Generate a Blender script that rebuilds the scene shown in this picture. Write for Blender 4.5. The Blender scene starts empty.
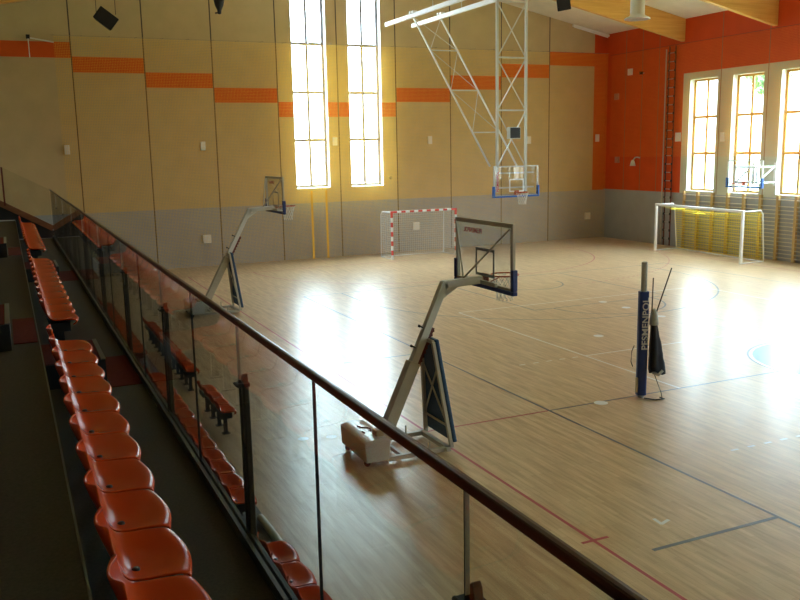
import bpy, bmesh, math, random
from mathutils import Vector, Matrix
random.seed(7)
sc = bpy.context.scene
COL = sc.collection
PI = math.pi

# ------------------------------------------------------------------ materials
def mat(name, col, rough=0.5, metal=0.0, spec=0.5, noise=0.0, nscale=8.0, bump=0.0, bscale=40.0, coat=0.0):
    m = bpy.data.materials.new(name); m.use_nodes = True
    nt = m.node_tree; b = nt.nodes['Principled BSDF']
    b.inputs['Base Color'].default_value = (*col, 1)
    b.inputs['Roughness'].default_value = rough
    b.inputs['Metallic'].default_value = metal
    b.inputs['Specular IOR Level'].default_value = spec
    if coat: b.inputs['Coat Weight'].default_value = coat; b.inputs['Coat Roughness'].default_value = 0.08
    tc = nt.nodes.new('ShaderNodeTexCoord')
    if noise:
        n = nt.nodes.new('ShaderNodeTexNoise'); n.inputs['Scale'].default_value = nscale; n.inputs['Detail'].default_value = 5
        nt.links.new(tc.outputs['Object'], n.inputs['Vector'])
        r = nt.nodes.new('ShaderNodeMapRange')
        r.inputs['From Min'].default_value = 0.25; r.inputs['From Max'].default_value = 0.75
        r.inputs['To Min'].default_value = 1 - noise; r.inputs['To Max'].default_value = 1 + noise
        nt.links.new(n.outputs['Fac'], r.inputs['Value'])
        mx = nt.nodes.new('ShaderNodeVectorMath'); mx.operation = 'SCALE'
        mx.inputs[0].default_value = col
        nt.links.new(r.outputs['Result'], mx.inputs['Scale'])
        nt.links.new(mx.outputs['Vector'], b.inputs['Base Color'])
    if bump:
        n2 = nt.nodes.new('ShaderNodeTexNoise'); n2.inputs['Scale'].default_value = bscale
        nt.links.new(tc.outputs['Object'], n2.inputs['Vector'])
        bp = nt.nodes.new('ShaderNodeBump'); bp.inputs['Strength'].default_value = bump; bp.inputs['Distance'].default_value = 0.02
        nt.links.new(n2.outputs['Fac'], bp.inputs['Height']); nt.links.new(bp.outputs['Normal'], b.inputs['Normal'])
    return m

def glass_mat(name, tint, ior=1.5, rough=0.0, refl=1.0):
    m = bpy.data.materials.new(name); m.use_nodes = True
    nt = m.node_tree; nt.nodes.clear()
    out = nt.nodes.new('ShaderNodeOutputMaterial'); mix = nt.nodes.new('ShaderNodeMixShader')
    tr = nt.nodes.new('ShaderNodeBsdfTransparent'); tr.inputs['Color'].default_value = (*tint, 1)
    gl = nt.nodes.new('ShaderNodeBsdfGlossy'); gl.inputs['Roughness'].default_value = rough
    gl.inputs['Color'].default_value = (refl, refl, refl, 1)
    fr = nt.nodes.new('ShaderNodeFresnel'); fr.inputs['IOR'].default_value = ior
    # the back faces of the slab must reflect as the front faces do
    ge = nt.nodes.new('ShaderNodeNewGeometry')
    mr = nt.nodes.new('ShaderNodeMapRange')
    mr.inputs['To Min'].default_value = ior; mr.inputs['To Max'].default_value = 1 / ior
    nt.links.new(ge.outputs['Backfacing'], mr.inputs['Value'])
    nt.links.new(mr.outputs['Result'], fr.inputs['IOR'])
    nt.links.new(fr.outputs['Fac'], mix.inputs['Fac'])
    nt.links.new(tr.outputs[0], mix.inputs[1]); nt.links.new(gl.outputs[0], mix.inputs[2])
    nt.links.new(mix.outputs[0], out.inputs['Surface'])
    return m

def net_mat(name, col, pitch, cord, axes=(0, 2)):
    """square mesh of cords: a grid of strands in object space, holes clear"""
    m = bpy.data.materials.new(name); m.use_nodes = True
    nt = m.node_tree; nt.nodes.clear()
    out = nt.nodes.new('ShaderNodeOutputMaterial'); mix = nt.nodes.new('ShaderNodeMixShader')
    tr = nt.nodes.new('ShaderNodeBsdfTransparent')
    df = nt.nodes.new('ShaderNodeBsdfDiffuse'); df.inputs['Color'].default_value = (*col, 1)
    tl = nt.nodes.new('ShaderNodeBsdfTranslucent'); tl.inputs['Color'].default_value = (*col, 1)
    ad = nt.nodes.new('ShaderNodeMixShader'); ad.inputs['Fac'].default_value = 0.3
    nt.links.new(df.outputs[0], ad.inputs[1]); nt.links.new(tl.outputs[0], ad.inputs[2])
    tc = nt.nodes.new('ShaderNodeTexCoord'); sp = nt.nodes.new('ShaderNodeSeparateXYZ')
    nt.links.new(tc.outputs['Object'], sp.inputs[0])
    outs = []
    for a in axes:
        md = nt.nodes.new('ShaderNodeMath'); md.operation = 'PINGPONG'; md.inputs[1].default_value = pitch / 2
        nt.links.new(sp.outputs[a], md.inputs[0])
        lt = nt.nodes.new('ShaderNodeMath'); lt.operation = 'LESS_THAN'; lt.inputs[1].default_value = cord / 2
        nt.links.new(md.outputs[0], lt.inputs[0]); outs.append(lt)
    mx = nt.nodes.new('ShaderNodeMath'); mx.operation = 'MAXIMUM'
    nt.links.new(outs[0].outputs[0], mx.inputs[0]); nt.links.new(outs[1].outputs[0], mx.inputs[1])
    nt.links.new(mx.outputs[0], mix.inputs['Fac'])
    nt.links.new(tr.outputs[0], mix.inputs[1]); nt.links.new(ad.outputs[0], mix.inputs[2])
    nt.links.new(mix.outputs[0], out.inputs['Surface'])
    return m

def parquet_mat():
    m = bpy.data.materials.new('parquet'); m.use_nodes = True
    nt = m.node_tree; b = nt.nodes['Principled BSDF']
    tc = nt.nodes.new('ShaderNodeTexCoord'); mp = nt.nodes.new('ShaderNodeMapping')
    mp.inputs['Rotation'].default_value = (0, 0, PI / 2)
    nt.links.new(tc.outputs['Object'], mp.inputs['Vector'])
    def brick(w, h, c1, c2, mort):
        k = nt.nodes.new('ShaderNodeTexBrick')
        k.inputs['Scale'].default_value = 1; k.inputs['Brick Width'].default_value = w; k.inputs['Row Height'].default_value = h
        k.inputs['Mortar Size'].default_value = mort; k.inputs['Bias'].default_value = 0
        k.inputs['Color1'].default_value = (*c1, 1); k.inputs['Color2'].default_value = (*c2, 1)
        k.inputs['Mortar'].default_value = (0.34, 0.22, 0.12, 1); k.offset = 0.37; k.offset_frequency = 2
        nt.links.new(mp.outputs['Vector'], k.inputs['Vector']); return k
    k1 = brick(0.62, 0.075, FL_A, FL_B, 0.0012)
    mp2 = nt.nodes.new('ShaderNodeMapping'); mp2.inputs['Scale'].default_value = (1.2, 11, 1)
    nt.links.new(mp.outputs['Vector'], mp2.inputs['Vector'])
    n = nt.nodes.new('ShaderNodeTexNoise'); n.inputs['Scale'].default_value = 1.0; n.inputs['Detail'].default_value = 5
    nt.links.new(mp2.outputs['Vector'], n.inputs['Vector'])
    cr = nt.nodes.new('ShaderNodeValToRGB')
    cr.color_ramp.elements[0].position = 0.32; cr.color_ramp.elements[0].color = (0.74, 0.68, 0.58, 1)
    cr.color_ramp.elements[1].position = 0.62; cr.color_ramp.elements[1].color = (1.12, 1.1, 1.06, 1)
    nt.links.new(n.outputs['Fac'], cr.inputs['Fac'])
    mx = nt.nodes.new('ShaderNodeMix'); mx.data_type = 'RGBA'; mx.blend_type = 'MULTIPLY'; mx.inputs['Factor'].default_value = 0.8
    nt.links.new(k1.outputs['Color'], mx.inputs['A']); nt.links.new(cr.outputs['Color'], mx.inputs['B'])
    nt.links.new(mx.outputs['Result'], b.inputs['Base Color'])
    b.inputs['Roughness'].default_value = FL_R
    b.inputs['Specular IOR Level'].default_value = FL_S
    # very slight waviness of the laid floor
    n3 = nt.nodes.new('ShaderNodeTexNoise'); n3.inputs['Scale'].default_value = 1.0; n3.inputs['Detail'].default_value = 2
    mp3 = nt.nodes.new('ShaderNodeMapping'); mp3.inputs['Scale'].default_value = (0.6, 5, 1)
    nt.links.new(mp.outputs['Vector'], mp3.inputs['Vector']); nt.links.new(mp3.outputs['Vector'], n3.inputs['Vector'])
    bp = nt.nodes.new('ShaderNodeBump'); bp.inputs['Strength'].default_value = 0.10; bp.inputs['Distance'].default_value = 0.02
    nt.links.new(n3.outputs['Fac'], bp.inputs['Height']); nt.links.new(bp.outputs['Normal'], b.inputs['Normal'])
    return m

def wood_mat(name, c1, c2, scale=(0.4, 6, 6), rough=0.5, spec=0.4):
    m = bpy.data.materials.new(name); m.use_nodes = True
    nt = m.node_tree; b = nt.nodes['Principled BSDF']
    tc = nt.nodes.new('ShaderNodeTexCoord'); mp = nt.nodes.new('ShaderNodeMapping'); mp.inputs['Scale'].default_value = scale
    nt.links.new(tc.outputs['Object'], mp.inputs['Vector'])
    n = nt.nodes.new('ShaderNodeTexNoise'); n.inputs['Scale'].default_value = 2; n.inputs['Detail'].default_value = 6; n.inputs['Roughness'].default_value = 0.65
    nt.links.new(mp.outputs['Vector'], n.inputs['Vector'])
    cr = nt.nodes.new('ShaderNodeValToRGB')
    cr.color_ramp.elements[0].position = 0.3; cr.color_ramp.elements[0].color = (*c1, 1)
    cr.color_ramp.elements[1].position = 0.7; cr.color_ramp.elements[1].color = (*c2, 1)
    nt.links.new(n.outputs['Fac'], cr.inputs['Fac']); nt.links.new(cr.outputs['Color'], b.inputs['Base Color'])
    b.inputs['Roughness'].default_value = rough; b.inputs['Specular IOR Level'].default_value = spec
    return m

def panel_mat(name, col, rough=0.6):
    """painted acoustic board with a fine horizontal slot pattern"""
    m = mat(name, col, rough, spec=0.3, noise=0.06, nscale=1.5)
    nt = m.node_tree; b = nt.nodes['Principled BSDF']
    tc = nt.nodes.new('ShaderNodeTexCoord')
    w = nt.nodes.new('ShaderNodeTexWave'); w.bands_direction = 'Z'; w.inputs['Scale'].default_value = 6
    nt.links.new(tc.outputs['Object'], w.inputs['Vector'])
    bp = nt.nodes.new('ShaderNodeBump'); bp.inputs['Strength'].default_value = 0.15; bp.inputs['Distance'].default_value = 0.01
    nt.links.new(w.outputs['Fac'], bp.inputs['Height']); nt.links.new(bp.outputs['Normal'], b.inputs['Normal'])
    return m

FL_A, FL_B, FL_R, FL_S = (0.62, 0.455, 0.275), (0.54, 0.37, 0.21), 0.29, 0.7
M = {}
M['parquet'] = parquet_mat()
def line_mat(n, c): return mat(n, c, FL_R, spec=FL_S)
M['ln_white'] = line_mat('line_white', (0.75, 0.75, 0.74))
M['ln_dark'] = line_mat('line_slate', (0.10, 0.12, 0.15))
M['ln_red'] = line_mat('line_red', (0.42, 0.03, 0.06))
M['ln_blue'] = line_mat('circle_blue', (0.04, 0.30, 0.68))
M['beige'] = panel_mat('beige_board', (0.56, 0.425, 0.235))
M['orange'] = panel_mat('orange_board', (0.68, 0.090, 0.008))
M['grey'] = panel_mat('grey_board', (0.37, 0.375, 0.39))
M['seam'] = mat('dark_joint', (0.07, 0.05, 0.04), 0.7)
M['joint'] = mat('wall_joint', (0.33, 0.16, 0.07), 0.7)
M['redwall'] = panel_mat('red_orange_board', (0.64, 0.075, 0.012))
M['pale'] = panel_mat('pale_green_grey_board', (0.56, 0.55, 0.42))
M['white'] = mat('white_paint', (0.80, 0.80, 0.78), 0.45, noise=0.02)
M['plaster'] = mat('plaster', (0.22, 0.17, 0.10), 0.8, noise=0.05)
M['ceil'] = panel_mat('cream_ceiling', (0.80, 0.75, 0.66), 0.7)
M['glulam'] = wood_mat('glulam', (0.66, 0.33, 0.07), (0.80, 0.46, 0.12), (0.25, 3, 6), 0.45)
M['win_wood'] = wood_mat('window_wood', (0.42, 0.22, 0.04), (0.55, 0.31, 0.07), (3, 3, 1), 0.4)
M['win_grey'] = mat('grey_window_frame', (0.22, 0.20, 0.22), 0.5)
M['winglass'] = glass_mat('window_glass', (0.97, 0.99, 0.98))
M['glass'] = glass_mat('balustrade_glass', (0.945, 0.968, 0.95), refl=0.62)
M['boardglass'] = glass_mat('backboard_glass', (0.965, 0.98, 0.985), refl=0.6)
M['deck'] = mat('dark_deck', (0.060, 0.050, 0.036), 0.75, noise=0.25, nscale=60, spec=0.3)
M['deck2'] = mat('grey_deck', (0.11, 0.115, 0.115), 0.6, noise=0.2, nscale=30)
M['black'] = mat('black_paint', (0.012, 0.012, 0.012), 0.6, noise=0.2)
M['carpet'] = mat('red_carpet', (0.13, 0.022, 0.014), 0.95, spec=0.1, noise=0.35, nscale=90)
M['alu'] = mat('aluminium', (0.75, 0.76, 0.78), 0.28, metal=1.0, noise=0.03)
M['channel'] = mat('grey_channel', (0.10, 0.115, 0.13), 0.35, metal=0.6, noise=0.1)
M['seat'] = mat('orange_plastic', (0.56, 0.050, 0.003), 0.22, spec=0.18, noise=0.05, nscale=5)
M['rail'] = wood_mat('dark_rail_wood', (0.055, 0.02, 0.012), (0.10, 0.04, 0.022), (9, 0.6, 9), 0.33, 0.5)
M['rail_end'] = wood_mat('brown_rail_wood', (0.20, 0.07, 0.03), (0.28, 0.11, 0.05), (1, 9, 9), 0.4, 0.5)
M['post'] = mat('olive_post_steel', (0.085, 0.07, 0.045), 0.5, metal=0.3, noise=0.15)
M['seal'] = mat('pale_joint_seal', (0.55, 0.55, 0.52), 0.5)
M['steel'] = mat('white_grey_steel', (0.62, 0.62, 0.60), 0.35, noise=0.03)
M['cream'] = mat('cream_steel', (0.50, 0.46, 0.38), 0.4, noise=0.05)
M['boxpaint'] = mat('glossy_pale_grey_paint', (0.60, 0.59, 0.56), 0.25, spec=0.7, noise=0.03)
M['bluepad'] = mat('blue_padding', (0.015, 0.035, 0.17), 0.5, noise=0.08)
M['bluepad2'] = mat('teal_blue_padding', (0.010, 0.055, 0.13), 0.55, noise=0.08)
M['brightblue'] = mat('bright_blue_padding', (0.02, 0.12, 0.50), 0.5, noise=0.05)
M['orim'] = mat('orange_rim', (0.55, 0.10, 0.03), 0.4, noise=0.05)
M['rack'] = mat('dark_red_rack', (0.13, 0.02, 0.015), 0.5, noise=0.15)
M['netwhite'] = mat('white_cord', (0.75, 0.75, 0.73), 0.8, noise=0.05)
M['netblack'] = mat('black_net', (0.012, 0.012, 0.016), 0.9, noise=0.3, nscale=60)
M['canvas'] = mat('grey_canvas', (0.42, 0.42, 0.40), 0.9, noise=0.15, nscale=20)
M['goalred'] = mat('goal_red', (0.62, 0.05, 0.03), 0.4, noise=0.04)
M['goalwhite'] = mat('goal_white', (0.80, 0.80, 0.80), 0.35, noise=0.03)
M['barwood'] = wood_mat('pale_bar_wood', (0.50, 0.32, 0.12), (0.62, 0.42, 0.18), (9, 9, 0.8), 0.45)
M['rungwood'] = wood_mat('pale_rung_wood', (0.56, 0.47, 0.34), (0.66, 0.58, 0.45), (9, 0.8, 9), 0.45)
M['red_logo'] = mat('red_lettering', (0.55, 0.02, 0.05), 0.4, noise=0.02)
M['letter'] = mat('pale_lettering', (0.62, 0.62, 0.66), 0.5, noise=0.02)
M['hose'] = mat('white_hose', (0.72, 0.73, 0.72), 0.5, noise=0.05)
M['tan'] = mat('tan_block', (0.36, 0.28, 0.17), 0.6, noise=0.1)
M['fabricbox'] = mat('wall_box_plastic', (0.66, 0.58, 0.42), 0.5, noise=0.03)
M['dial'] = mat('dark_grey_display', (0.02, 0.02, 0.024), 0.6, noise=0.1)
M['netyellow'] = net_mat('yellow_wall_net', (0.92, 0.55, 0.08), 0.06, 0.006)
M['netred'] = net_mat('orange_side_net', (0.90, 0.34, 0.06), 0.06, 0.004, (1, 2))
M['goalnet_y'] = net_mat('yellow_goal_net', (0.88, 0.68, 0.06), 0.10, 0.015, (1, 2))
M['goalnet_w'] = net_mat('white_goal_net', (0.8, 0.8, 0.78), 0.10, 0.006, (0, 2))
M['goalnet_ws'] = net_mat('white_goal_side_net', (0.8, 0.8, 0.78), 0.10, 0.006, (1, 2))
M['leaf'] = mat('foliage', (0.07, 0.16, 0.05), 0.7, noise=0.4, nscale=3)
M['bark'] = mat('bark', (0.12, 0.08, 0.05), 0.9, noise=0.3)
M['salmon'] = mat('salmon_roof', (0.5, 0.25, 0.16), 0.8, noise=0.1)
M['grass'] = mat('grass_ground', (0.20, 0.26, 0.14), 0.95, noise=0.2, nscale=0.5)

# ------------------------------------------------------------------ mesh helper
class MB:
    def __init__(s): s.v = []; s.f = []; s.mi = []; s.sm = []
    def add(s, vs, fs, mi=0, smooth=False):
        n = len(s.v); s.v += [tuple(v) for v in vs]
        for f in fs: s.f.append([n + i for i in f]); s.mi.append(mi); s.sm.append(smooth)
        return s
    def box(s, a, b, mi=0):
        x0, y0, z0 = (min(a[i], b[i]) for i in range(3)); x1, y1, z1 = (max(a[i], b[i]) for i in range(3))
        vs = [(x0, y0, z0), (x1, y0, z0), (x1, y1, z0), (x0, y1, z0), (x0, y0, z1), (x1, y0, z1), (x1, y1, z1), (x0, y1, z1)]
        return s.add(vs, [(3, 2, 1, 0), (4, 5, 6, 7), (0, 1, 5, 4), (1, 2, 6, 5), (2, 3, 7, 6), (3, 0, 4, 7)], mi)
    def hexa(s, vs, mi=0):
        return s.add(vs, [(3, 2, 1, 0), (4, 5, 6, 7), (0, 1, 5, 4), (1, 2, 6, 5), (2, 3, 7, 6), (3, 0, 4, 7)], mi)
    def bar(s, p0, p1, w, h, mi=0, up=(0, 0, 1)):
        p0 = Vector(p0); p1 = Vector(p1); d = (p1 - p0).normalized(); up = Vector(up)
        if abs(d.dot(up)) > 0.97: up = Vector((0, 1, 0))
        r = d.cross(up).normalized() * w / 2; u = r.cross(d).normalized() * h / 2
        vs = [p0 - r - u, p0 + r - u, p0 + r + u, p0 - r + u, p1 - r - u, p1 + r - u, p1 + r + u, p1 - r + u]
        return s.add(vs, [(0, 1, 2, 3), (7, 6, 5, 4), (1, 0, 4, 5), (2, 1, 5, 6), (3, 2, 6, 7), (0, 3, 7, 4)], mi)
    def tube(s, pts, r, n=10, mi=0, cap=True):
        pts = [Vector(p) for p in pts]; rr = r if isinstance(r, (list, tuple)) else [r] * len(pts)
        rings = []; ref = None
        for i, p in enumerate(pts):
            d = (pts[min(i + 1, len(pts) - 1)] - pts[max(i - 1, 0)]).normalized()
            if ref is None:
                ref = Vector((0, 0, 1)) if abs(d.z) < 0.9 else Vector((1, 0, 0))
            a = d.cross(ref).normalized(); b = d.cross(a).normalized(); ref = -b if False else ref
            rings.append([p + (a * math.cos(2 * PI * k / n) + b * math.sin(2 * PI * k / n)) * rr[i] for k in range(n)])
        vs = [v for R in rings for v in R]; fs = []
        for i in range(len(pts) - 1):
            for k in range(n):
                k2 = (k + 1) % n; fs.append((i * n + k, i * n + k2, (i + 1) * n + k2, (i + 1) * n + k))
        s.add(vs, fs, mi, True)
        if cap:
            s.add(rings[0], [tuple(range(n))], mi); s.add(rings[-1], [tuple(reversed(range(n)))], mi)
        return s
    def ring(s, c, R, r, n=32, m=8, mi=0):
        vs = []; fs = []
        for i in range(n):
            a = 2 * PI * i / n
            for j in range(m):
                b = 2 * PI * j / m
                vs.append((c[0] + (R + r * math.cos(b)) * math.cos(a), c[1] + (R + r * math.cos(b)) * math.sin(a), c[2] + r * math.sin(b)))
        for i in range(n):
            for j in range(m):
                fs.append((i * m + j, ((i + 1) % n) * m + j, ((i + 1) % n) * m + (j + 1) % m, i * m + (j + 1) % m))
        return s.add(vs, fs, mi, True)
    def lathe(s, prof, n=24, mi=0, c=(0, 0, 0)):
        vs = []; fs = []
        for r, z in prof:
            for k in range(n):
                a = 2 * PI * k / n; vs.append((c[0] + r * math.cos(a), c[1] + r * math.sin(a), c[2] + z))
        for i in range(len(prof) - 1):
            for k in range(n):
                k2 = (k + 1) % n; fs.append((i * n + k, i * n + k2, (i + 1) * n + k2, (i + 1) * n + k))
        return s.add(vs, fs, mi, True)
    def prism(s, poly, lo, hi, axis=1, mi=0):
        """poly in the two remaining axes, extruded along axis"""
        def P(a, b, t):
            return {0: (t, a, b), 1: (a, t, b), 2: (a, b, t)}[axis]
        n = len(poly); vs = [P(a, b, lo) for a, b in poly] + [P(a, b, hi) for a, b in poly]
        fs = [tuple(range(n)), tuple(reversed(range(n, 2 * n)))] + [(i, i + n, (i + 1) % n + n, (i + 1) % n) for i in range(n)]
        return s.add(vs, fs, mi)
    def build(s, name, mats, parent=None, bevel=0.0, loc=None, rot=None):
        me = bpy.data.meshes.new(name); me.from_pydata(s.v, [], s.f)
        for m in (mats if isinstance(mats, (list, tuple)) else [mats]): me.materials.append(m)
        for p, mi, sm in zip(me.polygons, s.mi, s.sm): p.material_index = mi; p.use_smooth = sm
        bm = bmesh.new(); bm.from_mesh(me); bmesh.ops.recalc_face_normals(bm, faces=bm.faces); bm.to_mesh(me); bm.free()
        me.update()
        o = bpy.data.objects.new(name, me); COL.objects.link(o)
        if parent: o.parent = parent
        if loc: o.location = loc
        if rot: o.rotation_euler = rot
        if bevel:
            b = o.modifiers.new('bevel', 'BEVEL'); b.width = bevel; b.segments = 2; b.limit_method = 'ANGLE'
        return o

ALL_LABELS = {}
def tag(o, label=None, cat=None, group=None, kind=None):
    if label: o['label'] = label
    if cat: o['category'] = cat
    if group: o['group'] = group
    if kind: o['kind'] = kind
    return o
def thing(name, loc, label, cat, group=None, rz=0.0):
    o = bpy.data.objects.new(name, None); COL.objects.link(o); o.empty_display_size = 0.2
    o.location = loc; o.rotation_euler = (0, 0, rz)
    return tag(o, label, cat, group)
def copy_tree(o, parent=None):
    c = o.copy(); COL.objects.link(c)
    if parent is not None: c.parent = parent
    for ch in list(o.children): copy_tree(ch, c)
    return c

# ------------------------------------------------------------------ camera
H = 4.7
f_px = 853.97; yaw, pitch, roll = 0.426665, 0.175162, -0.0199576
cy, sy = math.cos(yaw), math.sin(yaw)
fwd = Vector((sy * math.cos(pitch), cy * math.cos(pitch), -math.sin(pitch)))
rgt = Vector((cy, -sy, 0)); up = rgt.cross(fwd)
r2 = math.cos(roll) * rgt + math.sin(roll) * up; u2 = -math.sin(roll) * rgt + math.cos(roll) * up
cam = bpy.data.cameras.new('camera'); cam.sensor_width = 36; cam.lens = f_px / 800 * 36
cam.clip_start = 0.05; cam.clip_end = 400
co = bpy.data.objects.new('camera', cam); COL.objects.link(co)
mw = Matrix.Identity(4)
for i in range(3): mw[i][0] = r2[i]; mw[i][1] = u2[i]; mw[i][2] = -fwd[i]
mw[2][3] = H
co.matrix_world = mw
sc.camera = co

# ------------------------------------------------------------------ dimensions of the hall
X0, XR = -3.2, 27.9
Y0, YB = -11.0, 35.85
RIDGE = 13.5; ZR = 13.05; SL = 0.205
def roof(x): return ZR - SL * abs(x - RIDGE)
TH = 0.4

# ------------------------------------------------------------------ floor with court markings
fb = MB()
fb.add([(X0, Y0, 0), (XR, Y0, 0), (XR, YB, 0), (X0, YB, 0), (X0, Y0, -0.2), (XR, Y0, -0.2), (XR, YB, -0.2), (X0, YB, -0.2)],
       [(0, 1, 2, 3), (7, 6, 5, 4), (0, 4, 5, 1), (1, 5, 6, 2), (2, 6, 7, 3), (3, 7, 4, 0)], 0)
lev = [0.0008]
def line(x0, y0, x1, y1, w=0.05, mi=2):
    lev[0] += 0.00004; z = lev[0]
    d = Vector((x1 - x0, y1 - y0, 0)).normalized(); n = Vector((-d.y, d.x, 0)) * w / 2
    a = Vector((x0, y0, z)); b = Vector((x1, y1, z))
    fb.add([a - n, b - n, b + n, a + n], [(0, 1, 2, 3)], mi)
def arc(cx, cy_, r, a0, a1, w=0.05, mi=2, n=48, dash=None):
    lev[0] += 0.00004; z = lev[0]
    if dash: n = int(abs(a1 - a0) * r / 0.15)
    for i in range(n):
        if dash and i % 2: continue
        p = []
        for t in (i / n, (i + 1) / n):
            a = a0 + (a1 - a0) * t
            p.append([(cx + (r - w / 2) * math.cos(a), cy_ + (r - w / 2) * math.sin(a), z), (cx + (r + w / 2) * math.cos(a), cy_ + (r + w / 2) * math.sin(a), z)])
        fb.add([p[0][0], p[0][1], p[1][1], p[1][0]], [(0, 1, 2, 3)], mi)
def disc(cx, cy_, r, mi, n=64, sx=1.0, sy_=1.0, rot=0):
    lev[0] += 0.00004; z = lev[0]; pts = []
    for i in range(n):
        a = 2 * PI * i / n; x, y = r * sx * math.cos(a), r * sy_ * math.sin(a)
        pts.append((cx + x * math.cos(rot) - y * math.sin(rot), cy_ + x * math.sin(rot) + y * math.cos(rot), z))
    fb.add(pts, [tuple(range(n))], mi)
CX, CY = 16.1, 12.38
W_, D_, R_, B_ = 1, 2, 3, 4
# handball court (red)
for x in (6.06, CX + 10): line(x, CY - 20.5, x, CY + 20.6, 0.05, R_)
for s in (1, -1):
    line(6.06, CY + s * 20.5, CX + 10, CY + s * 20.5, 0.05, R_)
    gy = CY + s * 20.5
    for q in (1, -1):
        a0, a1 = (-PI / 2, 0) if s > 0 else (PI / 2, 0)
        if q < 0: a0, a1 = (-PI / 2, -PI) if s > 0 else (PI / 2, PI)
        arc(CX + q * 1.5, gy, 6, a0, a1, 0.05, R_); arc(CX + q * 1.5, gy, 9, a0, a1, 0.05, R_, dash=True)
    line(CX - 1.5, gy - s * 6, CX + 1.5, gy - s * 6, 0.05, R_)
    line(CX - 0.5, gy - s * 7, CX + 0.5, gy - s * 7, 0.05, R_)
for s in (1, -1): line(5.91 - 0.02, CY + s * 4.55, 6.28, CY + s * 4.55, 0.05, R_)
line(6.06, CY, 8.53, CY, 0.05, R_)
# basketball court (slate)
for x in (8.54, CX + 7.5): line(x, CY - 14, x, CY + 14, 0.05, D_)
line(8.54, CY, CX + 7.5, CY, 0.05, D_)
for s in (1, -1):
    ey = CY + s * 14; by = ey - s * 1.575
    line(8.54, ey, CX + 7.5, ey, 0.05, D_)
    line(6.52, CY + s * 5.07, 8.54, CY + s * 5.07, 0.06, D_)
    for q in (1, -1): line(CX + q * 2.45, ey, CX + q * 2.45, ey - s * 5.8, 0.05, D_)
    line(CX - 2.45, ey - s * 5.8, CX + 2.45, ey - s * 5.8, 0.05, D_)
    a = (PI, 2 * PI) if s > 0 else (0, PI)
    arc(CX, ey - s * 5.8, 1.8, *a, 0.05, D_)
    arc(CX, by, 1.25, *a, 0.05, D_)
    e = 0.03
    arc(CX, by, 6.25, *a, 0.05, D_)
    for q in (1, -1): line(CX + q * 6.25, ey, CX + q * 6.25, by, 0.05, D_)
# volleyball court (white)
VX = 4.52
for q in (1, -1): line(CX + q * VX, CY, CX + q * VX, CY + 9, 0.05, W_)
for s in (1, -1):
    line(CX - VX, CY + s * 9, CX + VX, CY + s * 9, 0.05, W_)
    line(CX - VX, CY + s * 3.02, CX + VX, CY + s * 3.02, 0.05, W_)
    for q in (1, -1):
        for k in range(5): line(CX + q * (VX + 0.2 + 0.35 * k), CY + s * 3.02, CX + q * (VX + 0.35 + 0.35 * k), CY + s * 3.02, 0.05, W_)
# centre emblem
disc(CX + 0.1, CY, 1.98, D_); disc(CX + 0.1, CY, 1.94, W_); disc(CX + 0.1, CY, 1.86, B_)
disc(CX + 0.25, CY + 0.45, 0.75, W_, sx=1.0, sy_=0.22, rot=0.25); disc(CX + 0.3, CY + 0.02, 0.8, W_, sx=1.0, sy_=0.16, rot=-0.1)
disc(CX + 0.2, CY - 0.5, 0.7, W_, sx=1.0, sy_=0.18, rot=0.2)
# socket covers and chevron marks on the floor
for x, y in ((16.16, 20.67), (16.16, 19.59), (16.13, 18.08), (13.12, 16.92), (9.64, 12.32)):
    disc(x, y, 0.13, W_, 16)
line(7.11, 7.98, 7.09, 7.80, 0.05, W_); line(7.08, 7.81, 7.26, 7.87, 0.05, W_)
for x, y in ((4.10, 13.0), (4.55, 12.88)): disc(x, y, 0.09, W_, 16)
floor = fb.build('floor', [M['parquet'], M['ln_white'], M['ln_dark'], M['ln_red'], M['ln_blue']])
tag(floor, 'pale varnished parquet sports floor with coloured court lines', 'floor', kind='structure')

# ------------------------------------------------------------------ walls built of rectangular cells
def wall(name, axis, d_in, d_out, us, zs, cls, mats, label):
    us = sorted(set(round(u, 4) for u in us)); zs = sorted(set(round(z, 4) for z in zs))
    b = MB(); nu, nz = len(us) - 1, len(zs) - 1
    g = [[cls((us[i] + us[i + 1]) / 2, (zs[j] + zs[j + 1]) / 2) for j in range(nz)] for i in range(nu)]
    P = (lambda u, d, z: (u, d, z)) if axis == 'y' else (lambda u, d, z: (d, u, z))
    rv = len(mats) - 1      # reveal material
    for i in range(nu):
        for j in range(nz):
            if g[i][j] is None: continue
            a, c, z0, z1 = us[i], us[i + 1], zs[j], zs[j + 1]
            b.add([P(a, d_in, z0), P(c, d_in, z0), P(c, d_in, z1), P(a, d_in, z1)], [(0, 1, 2, 3)], g[i][j])
            b.add([P(a, d_out, z0), P(c, d_out, z0), P(c, d_out, z1), P(a, d_out, z1)], [(3, 2, 1, 0)], g[i][j])
            for di, dj, q in ((-1, 0, ((a, z0), (a, z1))), (1, 0, ((c, z0), (c, z1))), (0, -1, ((a, z0), (c, z0))), (0, 1, ((a, z1), (c, z1)))):
                I, J = i + di, j + dj
                out = I < 0 or J < 0 or I >= nu or J >= nz
                if out or g[I][J] is None:
                    (ua, za), (ub, zb) = q
                    b.add([P(ua, d_in, za), P(ub, d_in, zb), P(ub, d_out, zb), P(ua, d_out, za)], [(0, 1, 2, 3)], g[i][j] if out else rv)
    me = bpy.data.meshes.new(name); me.from_pydata(b.v, [], b.f)
    for m in mats: me.materials.append(m)
    for p, mi in zip(me.polygons, b.mi): p.material_index = mi
    bm = bmesh.new(); bm.from_mesh(me); bmesh.ops.remove_doubles(bm, verts=bm.verts, dist=1e-5)
    bmesh.ops.recalc_face_normals(bm, faces=bm.faces); bm.to_mesh(me); bm.free()
    o = bpy.data.objects.new(name, me); COL.objects.link(o)
    return tag(o, label, 'wall', kind='structure')

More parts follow.
